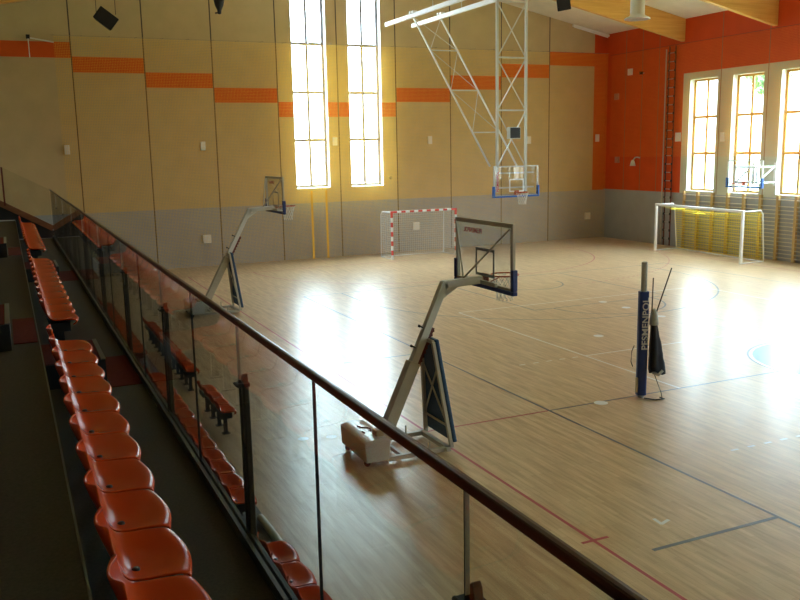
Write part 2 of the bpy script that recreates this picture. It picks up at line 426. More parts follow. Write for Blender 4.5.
# back wall
seams = [2.72, 5.41, 8.10, 10.80, 13.52, 16.30, 19.06, 21.80, 24.52, 27.22]
W1, W2 = (11.49, 13.03), (14.05, 15.59); WZ0, WZ1 = 3.08, 12.75
bandz = [(8.36, 8.94), (7.83, 8.42), (7.29, 7.88), (6.72, 7.32), (6.13, 6.76), (6.13, 6.76), (6.78, 7.40), (7.37, 7.99), (7.94, 8.57), (8.55, 9.20)]
edges = [X0 - TH] + seams + [XR + TH]
us = [X0 - TH, 0, XR + TH, *W1, *W2]
for s_ in seams: us += [s_ - 0.025, s_ + 0.025]
zs = [-0.2, 2.44, 13.6, WZ0, WZ1] + [z for p in bandz for z in p]
def cls_back(u, z):
    for w in (W1, W2):
        if w[0] < u < w[1] and WZ0 < z < WZ1: return None
    for s_ in seams[:-1]:
        if abs(u - s_) < 0.026: return 3
    if u > 27.2: return 4 if z > 2.44 else 2
    if z < 2.44: return 2
    k = sum(u > s_ for s_ in seams)
    if bandz[min(k, 9)][0] < z < bandz[min(k, 9)][1]: return 1
    return 0
wall('wall_back', 'y', YB, YB + TH, us, zs, cls_back, [M['beige'], M['orange'], M['grey'], M['seam'], M['redwall'], M['white']],
     'beige panelled end wall with stepped orange band and two tall windows')

# right wall with a row of windows
RZ0, RZ1 = 2.60, 7.45
rw = [(29.92 - 2.48 * k - 1.62, 29.92 - 2.48 * k) for k in range(0, 16)]
us = [Y0 - TH, YB, 30.34] + [y for p in rw for y in p]
rseams = [34.3, 33.1, 31.95, 28.12, 25.62, 23.1]
for s_ in rseams: us += [s_ - 0.02, s_ + 0.02]
zs = [-0.2, 2.48, RZ0, RZ1, 7.75, 10.6]
def cls_r(u, z):
    for a, c in rw:
        if a < u < c and RZ0 < z < RZ1: return None
    if z > 7.75:
        return 0
    if z < 2.48: return 1
    return 2 if u < 30.34 else 0
def cls_r2(u, z):
    c = cls_r(u, z)
    if c is not None and z > 2.48 and any(abs(u - q) < .021 for q in rseams): return 4
    return c
wall('wall_right', 'x', XR, XR + TH, us, zs, cls_r2, [M['redwall'], M['grey'], M['pale'], M['white'], M['joint'], M['white']],
     'long side wall, orange red above, grey below, pale around the windows')
wall('wall_left', 'x', X0, X0 - TH, [Y0 - TH, YB], [-0.2, 2.44, 10.6], lambda u, z: 0, [M['plaster'], M['plaster']], 'plain side wall behind the stand')
wall('wall_front', 'y', Y0, Y0 - TH, [X0, XR], [-0.2, 2.44, 13.6], lambda u, z: 1 if z < 2.44 else 0, [M['beige'], M['grey'], M['grey']], 'plain end wall behind the viewer')

# ceiling
cb = MB()
xs = [X0 - TH, RIDGE, XR + TH]
cb.prism([(xs[0], roof(xs[0])), (RIDGE, ZR), (xs[2], roof(xs[2])), (xs[2], roof(xs[2]) + 0.3), (RIDGE, ZR + 0.3), (xs[0], roof(xs[0]) + 0.3)], Y0 - TH, YB + TH, 1)
tag(cb.build('ceiling', M['ceil']), 'cream boarded pitched ceiling', 'ceiling', kind='structure')
k = 0
for yb in (30.42, 25.38, 20.34, 15.3, 10.26, 5.2, 0.2, -5.0):
    k += 1
    b = MB()
    for xa, xb in ((X0 + 0.02, RIDGE), (RIDGE, XR - 0.02)):
        za, zb = roof(xa), roof(xb)
        b.hexa([(xa, yb - 0.1, za - 0.97), (xb, yb - 0.1, zb - 0.97), (xb, yb + 0.1, zb - 0.97), (xa, yb + 0.1, za - 0.97),
                (xa, yb - 0.1, za - 0.01), (xb, yb - 0.1, zb - 0.01), (xb, yb + 0.1, zb - 0.01), (xa, yb + 0.1, za - 0.01)])
    tag(b.build('trim_%d' % k, M['glulam']), 'glued laminated wood roof beam', 'beam', kind='structure')
b = MB(); b.box((-0.25, 35.35, 8.55), (0.13, 35.8, roof(0) - 0.02))
tag(b.build('trim_9', M['white']), 'white boxed duct in the upper corner of the end wall', 'trim', kind='structure')

# windows
def window(n, axis, a, c, z0, z1, d, fm, rows, fw, label):
    """a glazed frame in an opening; d = plane of the frame"""
    P = (lambda u, dd, z: (u, d + dd, z)) if axis == 'y' else (lambda u, dd, z: (d + dd, u, z))
    b = MB(); t = 0.06
    b.box(P(a, 0, z0), P(a + fw, t, z1)); b.box(P(c - fw, 0, z0), P(c, t, z1))
    b.box(P(a + fw, 0, z0), P(c - fw, t, z0 + fw)); b.box(P(a + fw, 0, z1 - fw), P(c - fw, t, z1))
    m = (a + c) / 2; b.box(P(m - fw / 2, 0.002, z0 + fw), P(m + fw / 2, t - 0.002, z1 - fw))
    for z in rows: b.box(P(a + fw, -0.004, z - fw * 0.6), P(c - fw, t - 0.01, z + fw * 0.6))
    fr = b.build('window_%d' % n, fm)
    tag(fr, label, 'window', kind='structure')
    g = MB(); g.box(P(a + 0.01, 0.025, z0 + 0.01), P(c - 0.01, 0.035, z1 - 0.01)); g.build('pane', M['winglass'], fr)
window(1, 'y', *W1, WZ0 + 0.02, WZ1, YB + 0.3, M['win_grey'], (5.15, 7.18, 9.21, 11.24), 0.10, 'tall narrow end wall window, the left one')
window(2, 'y', *W2, WZ0 + 0.02, WZ1, YB + 0.3, M['win_grey'], (5.15, 7.18, 9.21, 11.24), 0.10, 'tall narrow end wall window, the right one')
for i, (a, c) in enumerate(rw):
    window(3 + i, 'x', a, c, RZ0, RZ1, XR + 0.26, M['win_wood'], (4.24, 5.82), 0.10, 'yellow wood framed side window number %d from the far corner' % (i + 1))

# ------------------------------------------------------------------ outside
b = MB(); b.box((XR + 1, -60, -0.6), (160, 120, -0.5)); tag(b.build('floor_outside', M['grass']), 'ground outside the windows', 'ground', kind='structure')
def tree(x, y, h, r, label):
    t = thing('tree', (x, y, -0.5), label, 'tree')
    b = MB(); b.tube([(0, 0, 0), (0.1, 0, h * 0.4), (0, 0.1, h * 0.8)], [0.25, 0.2, 0.08], 10); b.build('trunk', M['bark'], t)
    b = MB(); rnd = random.Random(int(x * 10 + y))
    for i in range(1000):
        while True:
            p = Vector((rnd.uniform(-1, 1), rnd.uniform(-1, 1), rnd.uniform(-1, 1)))
            if 0.3 < p.length < 1: break
        c = Vector((p.x * r, p.y * r, h * 0.84 + p.z * h * 0.17)); s_ = rnd.uniform(0.15, 0.32)
        a = Vector((rnd.uniform(-1, 1), rnd.uniform(-1, 1), rnd.uniform(-1, 1))).normalized(); e = a.orthogonal().normalized(); g = a.cross(e)
        b.add([c - e * s_, c + g * s_ * 0.5, c + e * s_, c - g * s_ * 0.5], [(0, 1, 2, 3)])
    b.build('foliage', M['leaf'], t); return t
tree(45.0, 41.25, 12.0, 1.45, 'green tree outside the second side window from the corner')
t = thing('house', (62, 58, -0.5), 'pale house with salmon roof seen faintly through the side windows', 'house')
b = MB(); b.box((-4, -14, 0), (4, 14, 3.8)); b.build('wall', M['white'], t)
b = MB(); b.prism([(-5, 3.8), (5, 3.8), (0, 6.6)], -14.6, 14.6, 1); b.build('roof', M['salmon'], t)

# ------------------------------------------------------------------ grandstand (upper tiers)
XG = 1.0
DZ = [2.65, 3.13, 3.60, 4.08]
DXL = [0.14, -0.72, -1.58, -2.44]      # back edge of each deck
YE = 23.3
Y_ST = -1.5
xr = [XG + 0.03, DXL[0], DXL[1], DXL[2]]
TL = ['lowest dark grandstand tier under the orange row beside the glass', 'dark grandstand tier at the left edge, one step above the orange row',
      'dark grandstand tier two steps above the orange row, at the viewer\'s back', 'topmost dark grandstand tier against the plain side wall']
tiers = []
for i in range(4):
    g = thing('grandstand_tier', (DXL[i], 0, 0), TL[i], 'grandstand tier'); tiers.append(g)
    xl = DXL[i] if i < 3 else X0 + 0.01; o = DXL[i]
    b = MB(); b.box((xl - o, Y_ST, DZ[i] - 0.12), (xr[i] - o, YE, DZ[i])); b.build('deck', M['deck'], g)
    b = MB(); x1 = (XG if i == 0 else xr[i] - 0.004) - o
    b.box((x1 - 0.055, Y_ST, 0 if i == 0 else DZ[i - 1] + .001), (x1, YE, DZ[i] - 0.121)); b.build('riser', M['black'], g)
    if i: b = MB(); b.box((xr[i] - o - .002, Y_ST, DZ[i] - 0.05), (xr[i] - o + .008, YE, DZ[i] + 0.003)); b.build('edge_profile', M['channel'], g)
    zl = DZ[i]
aisles = [(7.80, 9.02), (15.05, 16.35)]
SLAB = [['black step box with red top on the lowest tier at the near aisle', 'black step box with red top on the upper tier at the near aisle'],
        ['black step box with red top on the lowest tier at the far aisle', 'black step box with red top on the upper tier at the far aisle']]
CLAB = [['dark red aisle carpet between the near step box and the glass', 'dark red aisle carpet on the upper tier by the near step box'],
        ['dark red aisle carpet between the far step box and the glass', 'dark red aisle carpet on the upper tier by the far step box']]
for q, (a, c) in enumerate(aisles):
    for i, (xa, xb) in enumerate(((0.70, XG - 0.032), (-0.06, DXL[0] - 0.01))):
        b = MB(); hx = (xb - xa) / 2; hy = (c - a) / 2; b.box((-hx, -hy, 0), (hx, hy, 0.006)); o = b.build('aisle_carpet', M['carpet'])
        o.location = ((xa + xb) / 2, (a + c) / 2, DZ[i] + .0005); tag(o, CLAB[q][i], 'carpet')
    for i, (xa, xb) in enumerate(((DXL[0] + 0.02, 0.68), (DXL[1] + 0.02, -0.075))):
        yy = (a - 0.25, c - 0.4) if i else (a + 0.18, c - 0.1)
        st = thing('step_box', ((xa + xb) / 2, (yy[0] + yy[1]) / 2, DZ[i] + .0005), SLAB[q][i], 'step'); hx = (xb - xa) / 2; hy = (yy[1] - yy[0]) / 2
        b = MB(); b.box((-hx, -hy, 0), (hx, hy, 0.22)); b.build('body', M['black'], st)
        b = MB(); b.box((-hx + 0.01, -hy + 0.02, 0.22), (hx - 0.036, hy - 0.02, 0.226)); b.build('step_carpet', M['carpet'], st)
        b = MB(); b.box((hx - 0.034, -hy, 0.2205), (hx + 0.004, hy, 0.23)); b.build('step_nosing', M['channel'], st)

# lower bleacher
lb = thing('bleacher', (1.06, 0, 0), 'grey low bleacher platform below the balustrade with orange seats', 'bleacher')
b = MB(); b.box((0, Y_ST, 0.44), (1.31, YE - 0.1, 0.54)); b.build('deck', M['deck2'], lb)
b = MB(); b.box((1.23, Y_ST, 0), (1.28, YE - 0.1, 0.44)); b.build('riser', M['black'], lb)

# ------------------------------------------------------------------ seats
def seat_proto(name, loc, label):
    t = thing(name, loc, label, 'seat')
    prof = [(.150, .372), (.172, .385), (.178, .405), (.168, .423), (.13, .428), (.08, .420), (.02, .414), (-.03, .414), (-.07, .420), (-.10, .440), (-.122, .475), (-.140, .520), (-.155, .562), (-.167, .597), (-.172, .615)]
    wid = [.205, .214, .220, .224, .228, .230, .231, .231, .231, .231, .229, .224, .210, .176, .105]
    NU = 14; vs = []; fs = []
    for i, ((x, z), w) in enumerate(zip(prof, wid)):
        for j in range(NU + 1):
            u = -1 + 2 * j / NU
            pan = max(0, min(1, (i - 3) / 3)) * max(0, min(1, (11 - i) / 3))
            back = max(0, (i - 8) / 6)
            front = max(0, 1 - i / 5)
            dx = 0.044 * back * u * u - 0.03 * front * abs(u) ** 3 + 0.012 * front * math.cos(u * PI * 1.0)
            dz = 0.030 * pan * abs(u) ** 3.0 - 0.012 * pan * max(0, 1 - (u * 1.6) ** 2) - 0.012 * front * u * u
            vs.append((x + dx, u * w, z + dz))
    n = NU + 1
    for i in range(len(prof) - 1):
        for j in range(NU): fs.append((i * n + j, i * n + j + 1, (i + 1) * n + j + 1, (i + 1) * n + j))
    me = bpy.data.meshes.new('shell'); me.from_pydata(vs, [], fs)
    bm = bmesh.new(); bm.from_mesh(me)
    bmesh.ops.recalc_face_normals(bm, faces=bm.faces)
    up_ = sum((f.normal.z for f in bm.faces if abs(f.calc_center_median().z - 0.415) < 0.02))
    if up_ < 0: bmesh.ops.reverse_faces(bm, faces=bm.faces)
    bmesh.ops.solidify(bm, geom=bm.faces[:], thickness=0.014)
    bmesh.ops.subdivide_edges
    for f in bm.faces: f.smooth = True
    bm.to_mesh(me); bm.free()
    me.materials.append(M['seat'])
    o = bpy.data.objects.new('shell', me); COL.objects.link(o); o.parent = t
    sm = o.modifiers.new('sub', 'SUBSURF'); sm.levels = 1; sm.render_levels = 1
    b = MB(); b.lathe([(0, .012), (.012, .011), (.016, .006), (.017, 0)], 12, c=(-.045, -.085, .411)); b.build('bolt_cap', M['black'], t)
    b = MB(); b.box((-.10, -.16, .30), (.09, .16, .392)); b.box((-.03, -.03, .0), (.03, .03, .30)); b.box((-.06, -.06, 0), (.06, .06, .012))
    b.build('bracket', M['black'], t)
    return t
ORD = ['nearest', 'second', 'third', 'fourth', 'fifth', 'sixth', 'seventh', 'eighth', 'ninth', 'tenth', 'eleventh', 'twelfth', 'thirteenth', 'fourteenth', 'fifteenth', 'sixteenth', 'seventeenth']
SP = 0.477
proto = [None]
def seat_block(x, z, y_first, n, where, group, from_far=False):
    for k in range(n):
        q = n - 1 - k if from_far else k
        lab = 'orange plastic seat, %s of %s' % ((ORD[q] if q else 'first') if from_far else ORD[q], where)
        loc = (x, y_first + SP * k, z)
        if proto[0] is None: proto[0] = seat_proto('stadium_seat', loc, lab); o = proto[0]
        else: o = copy_tree(proto[0]); o.location = loc; o['label'] = lab
        o['group'] = group
seat_block(0.38, DZ[0], 7.72 - 11 * SP, 12, 'the large foreground row, counted from its far end', 'foreground block inside the glass', True)
seat_block(0.38, DZ[0], 9.02 + .24, 12, 'the row inside the glass past the first steps', 'middle block inside the glass')
seat_block(0.38, DZ[0], 16.35 + .24, 14, 'the farthest row inside the glass past the second steps', 'far block inside the glass')
seat_block(2.02, 0.54, 7.35 - 5 * SP, 6, 'the near lower row, counted from the white hose', 'near block on the low bleacher', True)
seat_block(2.02, 0.54, 8.85, 13, 'the lower row beyond the glass just past the hose', 'middle block on the low bleacher')
seat_block(2.02, 0.54, 16.75, 13, 'the far lower row seen through the glass', 'far block on the low bleacher')
seat_block(3.02, 0.0, 13.9, 4, 'the four seats at floor level past the dark post', 'short block at floor level')
seat_block(3.02, 0.0, 16.9, 12, 'the floor level row seen dimly through far glass', 'far block at floor level')

# white ribbed hose on the bleacher edge
b = MB(); pts = []; rr = []
for i in range(61):
    s_ = i / 60; pts.append((2.30 + 0.015 * math.sin(3 * s_), 9.05 - 1.05 * s_, 0.54 + 0.045)); rr.append(0.036 + 0.008 * (i % 2))
b.tube(pts, rr, 12)
tag(b.build('hose', M['hose']), 'white ribbed hose lying in the gap between lower seat blocks', 'hose')

# ------------------------------------------------------------------ glass balustrade
bl = thing('balustrade', (XG, 0, DZ[0]), 'long glass balustrade with dark wooden handrail along the grandstand', 'balustrade')
ZT = 3.838 - DZ[0]
b = MB(); prof = []
for k in range(12):
    a = 2 * PI * k / 12; prof.append((0.013 * math.copysign(abs(math.cos(a)) ** 0.4, math.cos(a)), ZT + 0.0175 + 0.0175 * math.copysign(abs(math.sin(a)) ** 0.6, math.sin(a))))
b.prism(prof, -1.0, YE - .03, 1); b.build('handrail', M['rail'], bl)
b = MB(); b.box((-0.03, -1.0, 0.0), (-0.008, YE - .03, 0.06)); b.box((0.008, -1.0, 0), (0.03, YE - .03, 0.06)); b.box((-0.007, -1.0, 0.0), (0.007, YE - .03, 0.012)); b.build('base_channel', M['channel'], bl)
PW = 1.197
y = 1.815 - 2 * PW; i = 0
while y < YE - 0.1:
    y1 = min(y + PW, YE - .03)
    b = MB(); b.box((-0.006, y + 0.006, 0.014), (0.006, y1 - 0.006, ZT)); b.build('glass_pane', M['glass'], bl)
    b = MB(); b.box((-0.0065, y - 0.002, 0.06), (0.0065, y + 0.002, ZT)); b.build('joint_seal', M['black'], bl)
    if i % 2 == 0:
        b = MB(); b.box((-0.0065, y - 0.0055, 0.90), (0.0065, y - 0.0025, ZT)); b.build('joint_strip', M['seal'], bl)
    if i % 2 == 0:
        b = MB(); hh = 0.93
        prof = [(-.026, -0.0), (.026, -0.0), (.026, hh * .75), (.022, hh * .93), (.012, hh * .985), (0, hh), (-.012, hh * .985), (-.022, hh * .93), (-.026, hh * .75)]
        b.prism([(y + a * (1.0), z) for a, z in prof], 0.012, 0.042, 0); p = b.build('post', M['post'], bl, 0.004)
        b = MB(); b.box((-0.02, y - 0.03, hh * .93), (0.046, y + 0.03, hh * .95)); b.tube([(-0.018, y - .036, hh * .94), (-0.018, y + .036, hh * .94)], 0.008, 8); b.build('clamp', M['black'], p)
    y = y1; i += 1
# raked end balustrade
eb = thing('end_balustrade', (XG, YE, DZ[0]), 'greenish raked glass guard closing the far end of the grandstand', 'balustrade')
def rk(x): return 0.24 + (XG - x) * 0.585
b = MB(); xs_ = [XG - 0.02, -0.06, -1.2, -2.4]
for a, c in zip(xs_[:-1], xs_[1:]):
    g = MB(); lo = lambda x: rk(x) + 0.075; hi = lambda x: 1.21 + (XG - x) * 0.555
    g.prism([(a - XG, lo(a)), (c - XG + .01, lo(c)), (c - XG + .01, hi(c)), (a - XG, hi(a))], 0.0, 0.012, 1); g.build('glass_pane', M['glass'], eb)
b.bar((0, 0.006, rk(XG)), (-3.4, 0.006, rk(XG - 3.4)), 0.05, 0.14); b.build('base_rail', M['rail_end'], eb)
b = MB(); b.prism([(-.02, 0.0), (0, 0.0), (0, rk(XG) - .06), (-.86, rk(.14) - .06), (-1.72, rk(-.72) - .06), (-1.72, .52), (-.86, .5), (-.86, .02)], .03, .045, 1); b.build('kick_panel', M['black'], eb)
b = MB(); b.box((-0.06 - XG - .02, -0.02, rk(-0.06)), (-0.06 - XG + .02, 0.03, 1.8)); b.build('post', M['rack'], eb)

# ------------------------------------------------------------------ backboards
def hoop_net(parent, c, R, mname='netwhite', drop=0.42):
    b = MB(); n = 12; rows = 5
    def P(i, j):
        a = 2 * PI * (i + 0.5 * (j % 2)) / n; t = j / rows; r = R * (1 - 0.42 * math.sin(t * PI / 2) ** 0.8)
        return (c[0] + r * math.cos(a), c[1] + r * math.sin(a), c[2] - drop * t)
    for j in range(rows):
        for i in range(n):
            q = (i, i - 1) if j % 2 == 0 else (i, i + 1)
            for i2 in q: b.tube([P(i, j), P(i2, j + 1)], 0.0045, 5, cap=False)
    return b.build('net', M[mname], parent)
def text_mesh(body, size, m, parent, loc, rot, name='lettering', ext=0.004, sx=1.0):
    cu = bpy.data.curves.new('t', 'FONT'); cu.body = body; cu.size = size; cu.extrude = ext; cu.align_x = 'CENTER'; cu.align_y = 'CENTER'; cu.offset = size * 0.015
    ob = bpy.data.objects.new('t', cu); COL.objects.link(ob)
    dg = bpy.context.evaluated_depsgraph_get(); me = bpy.data.meshes.new_from_object(ob.evaluated_get(dg))
    bpy.data.objects.remove(ob); me.materials.clear(); me.materials.append(m)
    o = bpy.data.objects.new(name, me); COL.objects.link(o); o.parent = parent; o.location = loc; o.rotation_euler = rot; o.scale = (sx, 1, 1)
    return o
def backboard(parent, c, d, frame_m, pad_m, line_m, fw=0.05, W=1.80, Hh=1.05, back_depth=0.06):
    """c = bottom centre of the glass, d = unit facing direction (horizontal). Parts under one thing."""
    d = Vector(d).normalized(); s = Vector((-d.y, d.x, 0)); c = Vector(c)
    def P(a, b_, z): return c + s * a + d * b_ + Vector((0, 0, z))
    def bx(m, a0, a1, b0, b1, z0, z1):
        m.hexa([P(a0, b0, z0), P(a1, b0, z0), P(a1, b1, z0), P(a0, b1, z0), P(a0, b0, z1), P(a1, b0, z1), P(a1, b1, z1), P(a0, b1, z1)])
    g = MB(); bx(g, -W / 2 + .01, W / 2 - .01, -0.006, 0.006, .01, Hh - .01); g.build('backboard_glass', M['boardglass'], parent)
    f = MB()
    bx(f, -W / 2, -W / 2 + fw, -back_depth, 0.012, 0, Hh); bx(f, W / 2 - fw, W / 2, -back_depth, 0.012, 0, Hh)
    bx(f, -W / 2 + fw, W / 2 - fw, -back_depth, 0.012, 0, fw); bx(f, -W / 2 + fw, W / 2 - fw, -back_depth, 0.012, Hh - fw, Hh)
    f.build('backboard_frame', frame_m, parent)
    t = MB(); w, z0, z1, lw = 0.295, 0.15, 0.60, 0.045
    bx(t, -w, -w + lw, 0.007, 0.011, z0, z1); bx(t, w - lw, w, 0.007, 0.011, z0, z1); bx(t, -w + lw, w - lw, 0.007, 0.011, z0, z0 + lw); bx(t, -w + lw, w - lw, 0.007, 0.011, z1 - lw, z1)
    t.build('target_square', line_m, parent)
    p = MB(); q = 0.035
    bx(p, -W / 2 - q, W / 2 + q, -back_depth - .02, 0.035, -q, 0.03)
    for sg in (-1, 1): bx(p, min(sg * (W / 2 + q), sg * (W / 2 - .035)), max(sg * (W / 2 + q), sg * (W / 2 - .035)), -back_depth - .02, 0.035, 0.031, 0.36)
    p.build('edge_padding', pad_m, parent, 0.012)
    r = MB(); rc = P(0, 0.15 + 0.228, 0.15)
    r.ring(rc, 0.228, 0.011, 32, 8)
    bx(r, -.07, .07, 0.013, 0.16, 0.135, 0.155); bx(r, -.09, .09, 0.013, 0.03, 0.05, 0.2)
    for sg in (-1, 1): r.bar(P(sg * .08, 0.03, 0.06), P(sg * 0.13, 0.20, 0.14), 0.012, 0.012)
    r.build('rim', M['orim'], parent)
    hoop_net(parent, rc, 0.222)
    return P

# mobile hoops
def mobile_hoop(loc, bx_, bz, elbow, label, detail=True):
    """local: x towards the court; bx_ = board x, bz = glass bottom height, elbow = (x,z) of pole bend"""
    t = thing('mobile_basketball_hoop', loc, label, 'basketball hoop', 'mobile hoops at the sideline')
    b = MB()   # ballast box with shallow curved lid
    n = 10; top = [(-.21 + .42 * k / n, 0.40 + 0.045 * math.sin(PI * k / n) ** 0.7) for k in range(n + 1)]
    b.prism([(-.19, .09), (.20, .09)] + [(x, z) for x, z in reversed(top)], -.52, .52, 1); bo = b.build('ballast_box', M['boxpaint'], t, 0.015)
    b = MB(); b.box((.02, -.40, .43), (.16, -.24, .53)); b.build('lid_block', M['tan'], bo, 0.02)
    if detail:
        b = MB()
        b.tube([(-.05, .18, .452), (-.02, .08, .454), (.05, .06, .452), (.09, -.02, .446), (.07, -.10, .449), (.02, -.12, .454)], 0.010, 6)
        b.tube([(-.08, -.10, .450), (-.07, -.18, .451)], 0.010, 6); b.build('lid_mark', M['black'], bo)
    for sg in (-1, 1):
        b = MB(); b.tube([(-.13, sg * .4 - .02, .046), (-.13, sg * .4 + .02, .046)], 0.046, 14); b.bar((-.13, sg * .4, .05), (-.10, sg * .4, .12), .03, .04); b.build('wheel', M['black'], t)
    b = MB()
    for sg in (-1, 1):
        b.bar((.2, sg * .43, .07), (1.24, sg * .43, .07), .06, .07)
        b.tube([(.9, sg * .43, .02), (.9, sg * .43, .24)], .014, 8)
    b.bar((1.21, -.49, .07), (1.21, .49, .07), .07, .07); b.bar((.45, -.40, .07), (.45, .40, .07), .05, .06)
    b.build('base_frame', M['cream'], t)
    ex, ez = elbow; p0 = Vector((.24, 0, .10)); p1 = Vector((ex, 0, ez)); d = p1 - p0
    L = lambda s_: p0 + d * s_
    b = MB(); b.bar(L(0), L(.52), .17, .19); b.build('pole_sleeve', M['cream'], t, 0.01)
    b = MB(); b.bar(L(.50), L(1.0), .11, .12); b.bar(L(.995) + Vector((-.02, 0, -.02)), (bx_ - .08, 0, ez), .11, .12); b.bar(L(.9), (ex + .25, 0, ez - .02), .06, .08)
    pole = b.build('pole', M['steel'], t, 0.006)
    off = Vector((d.z, 0, -d.x)).normalized() * 0.085
    b = MB(); b.bar(L(.50) + off, L(.74) + off, .07, .06)
    for q in range(9):
        c_ = L(.515 + .026 * q) + off * 1.35; b.box(c_ - Vector((.018, .03, .018)), c_ + Vector((.018, .03, .018)))
    b.build('height_rack', M['rack'], t)
    for s_ in (.60, .72):
        b = MB(); b.tube([L(s_) - off * .6, L(s_) - off * 1.45], .012, 8); b.tube([L(s_) - off * 1.45, L(s_) - off * 1.75], .022, 10); b.build('lock_knob', M['black'], t)
    # padded front shield
    def sh(x0, x1, hw, tw, z0, z1): return [(x0, -hw, z0), (x1, -hw, z0), (x1, hw, z0), (x0, hw, z0), (x0 - .18, -tw, z1), (x1 - .18, -tw, z1), (x1 - .18, tw, z1), (x0 - .18, tw, z1)]
    b = MB(); b.hexa(sh(1.30, 1.37, .48, .24, .16, 1.78)); b.build('front_pad', M['bluepad2'], t, 0.02)
    b = MB(); tp = lambda z, sg: (1.275 - .18 * (z - .1) / 1.65, sg * (.45 - .24 * (z - .1) / 1.65), z)
    for sg in (-1, 1): b.bar(tp(.08, sg), tp(1.74, sg), .05, .06, up=(0, 1, 0))
    b.bar(tp(1.74, -1), tp(1.74, 1), .05, .05); b.bar(tp(.42, -1), tp(.42, 1), .025, .025)
    b.bar(tp(.42, -1), tp(1.35, 1), .022, .022); b.bar(tp(.42, 1), tp(1.35, -1), .022, .022)
    b.build('pad_frame', M['cream'], t)
    b = MB(); b.bar(tp(1.7, 0), L(.62), .05, .05); b.build('pad_stay', M['cream'], t)
    backboard(t, (bx_, 0, bz), (1, 0, 0), M['cream'], M['bluepad'], M['canvas'], fw=.065, back_depth=.035)
    b = MB(); js = Vector((bx_ - .38, 0, ez + .05))
    for sg in (-1, 1): b.tube([js, (bx_ - .05, sg * .85, bz + .98)], .016, 8)
    b.bar((bx_ - .1, 0, ez), (bx_ - .05, 0, bz + .12), .1, .08); b.bar((bx_ - .085, -.5, bz + .08), (bx_ - .085, .5, bz + .08), .05, .06)
    b.build('board_stay', M['cream'], t)
    text_mesh('PESMENPOL', .11, M['red_logo'], t, (bx_ + .012, .40, bz + .86), (PI / 2, 0, PI / 2), 'red_lettering', .002)
    return t
mobile_hoop((4.70, 11.76, 0), 2.14, 2.51, (1.42, 2.62), 'near mobile basketball hoop with grey ballast box and blue front pad')
mobile_hoop((4.72, 25.06, 0), 2.62, 2.91, (1.82, 3.03), 'smaller looking far mobile basketball hoop at the left sideline by the end wall')

# ceiling hung hoop
t = thing('ceiling_basketball_hoop', (15.98, 25.5, 3.0), 'white ceiling hung basketball hoop on a folding lattice frame in front of the end wall', 'basketball hoop')
o_ = Vector((15.98, 25.5, 3.0))
def V(x, y, z): return Vector((x, y, z)) - o_
backboard(t, V(16.12, 25.5, 3.0), (0, -1, 0), M['steel'], M['brightblue'], M['goalwhite'], fw=.035)
PX = (15.45, 16.60); ZT_ = 9.95
for x in PX:
    b = MB(); b.bar(V(x, 25.68, 3.15), V(x, 25.68, ZT_ + .3), .08, .08, up=(0, 1, 0)); b.build('post', M['steel'], t)
hz = (4.02, 5.93, 7.68, 9.5)
b = MB()
for z in hz: b.bar(V(PX[0], 25.68, z), V(PX[1], 25.68, z), .05, .05)
for z in (3.3, 3.8): b.bar(V(15.35, 25.62, z), V(16.9, 25.62, z), .04, .05)
b.build('crossbar', M['steel'], t)
b = MB()
for z0, z1 in zip(hz[:-1], hz[1:]):
    b.bar(V(PX[0], 25.66, z0), V(PX[1], 25.66, z1), .035, .035); b.bar(V(PX[1], 25.70, z0), V(PX[0], 25.70, z1), .03, .03)
b.build('lattice_brace', M['steel'], t)
RX = (15.45, 16.70)
for x in RX:
    b = MB(); b.bar(V(x, 25.0, ZT_), V(x, 34.85, ZT_), .12, .16); b.build('ceiling_rail', M['goalwhite'], t)
    b = MB()
    for yy in (25.38, 30.42): b.tube([V(x, yy, ZT_ + .05), V(x, yy, roof(x) - .96)], .02, 8)
    b.build('hanger_rod', M['steel'], t)
br = [(V(15.45, 32.17, ZT_ - .05), V(15.2, 25.75, 4.05)), (V(16.70, 32.17, ZT_ - .05), V(16.28, 25.75, 4.05))]
for p in br:
    b = MB(); b.tube(list(p), .035, 8); b.build('rear_brace', M['goalwhite'], t)
b = MB(); ts = (.0, .25, .53, .80)
lp = [(a.lerp(bb, 0) if False else a, bb) for a, bb in br]
pt = lambda i, s_: br[i][0].lerp(br[i][1], s_)
for s_ in ts[1:]: b.tube([pt(0, s_), pt(1, s_)], .022, 8)
for s0, s1 in zip(ts[:-1], ts[1:]): b.tube([pt(0, s0), pt(1, s1)], .012, 6); b.tube([pt(1, s0), pt(0, s1)], .012, 6)
b.build('brace_tie', M['steel'], t)
b = MB()
for x in RX:
    for dy in (-.12, .12): b.tube([V(x - .1, 32.17 + dy, ZT_ + .12), V(x + .1, 32.17 + dy, ZT_ + .12)], .06, 10)
b.build('rail_roller', M['goalwhite'], t)
b = MB(); b.box(V(15.78, 25.40, 4.96), V(16.22, 25.58, 5.36)); sclk = b.build('shot_clock', M['steel'], t)
b = MB(); b.box(V(15.805, 25.385, 4.985), V(16.195, 25.399, 5.335)); b.build('display', M['dial'], sclk)
text_mesh('PESMENPOL', .13, M['red_logo'], t, V(15.36, 25.487, 3.52), (PI / 2, -PI / 2, 0), 'red_lettering', .002)

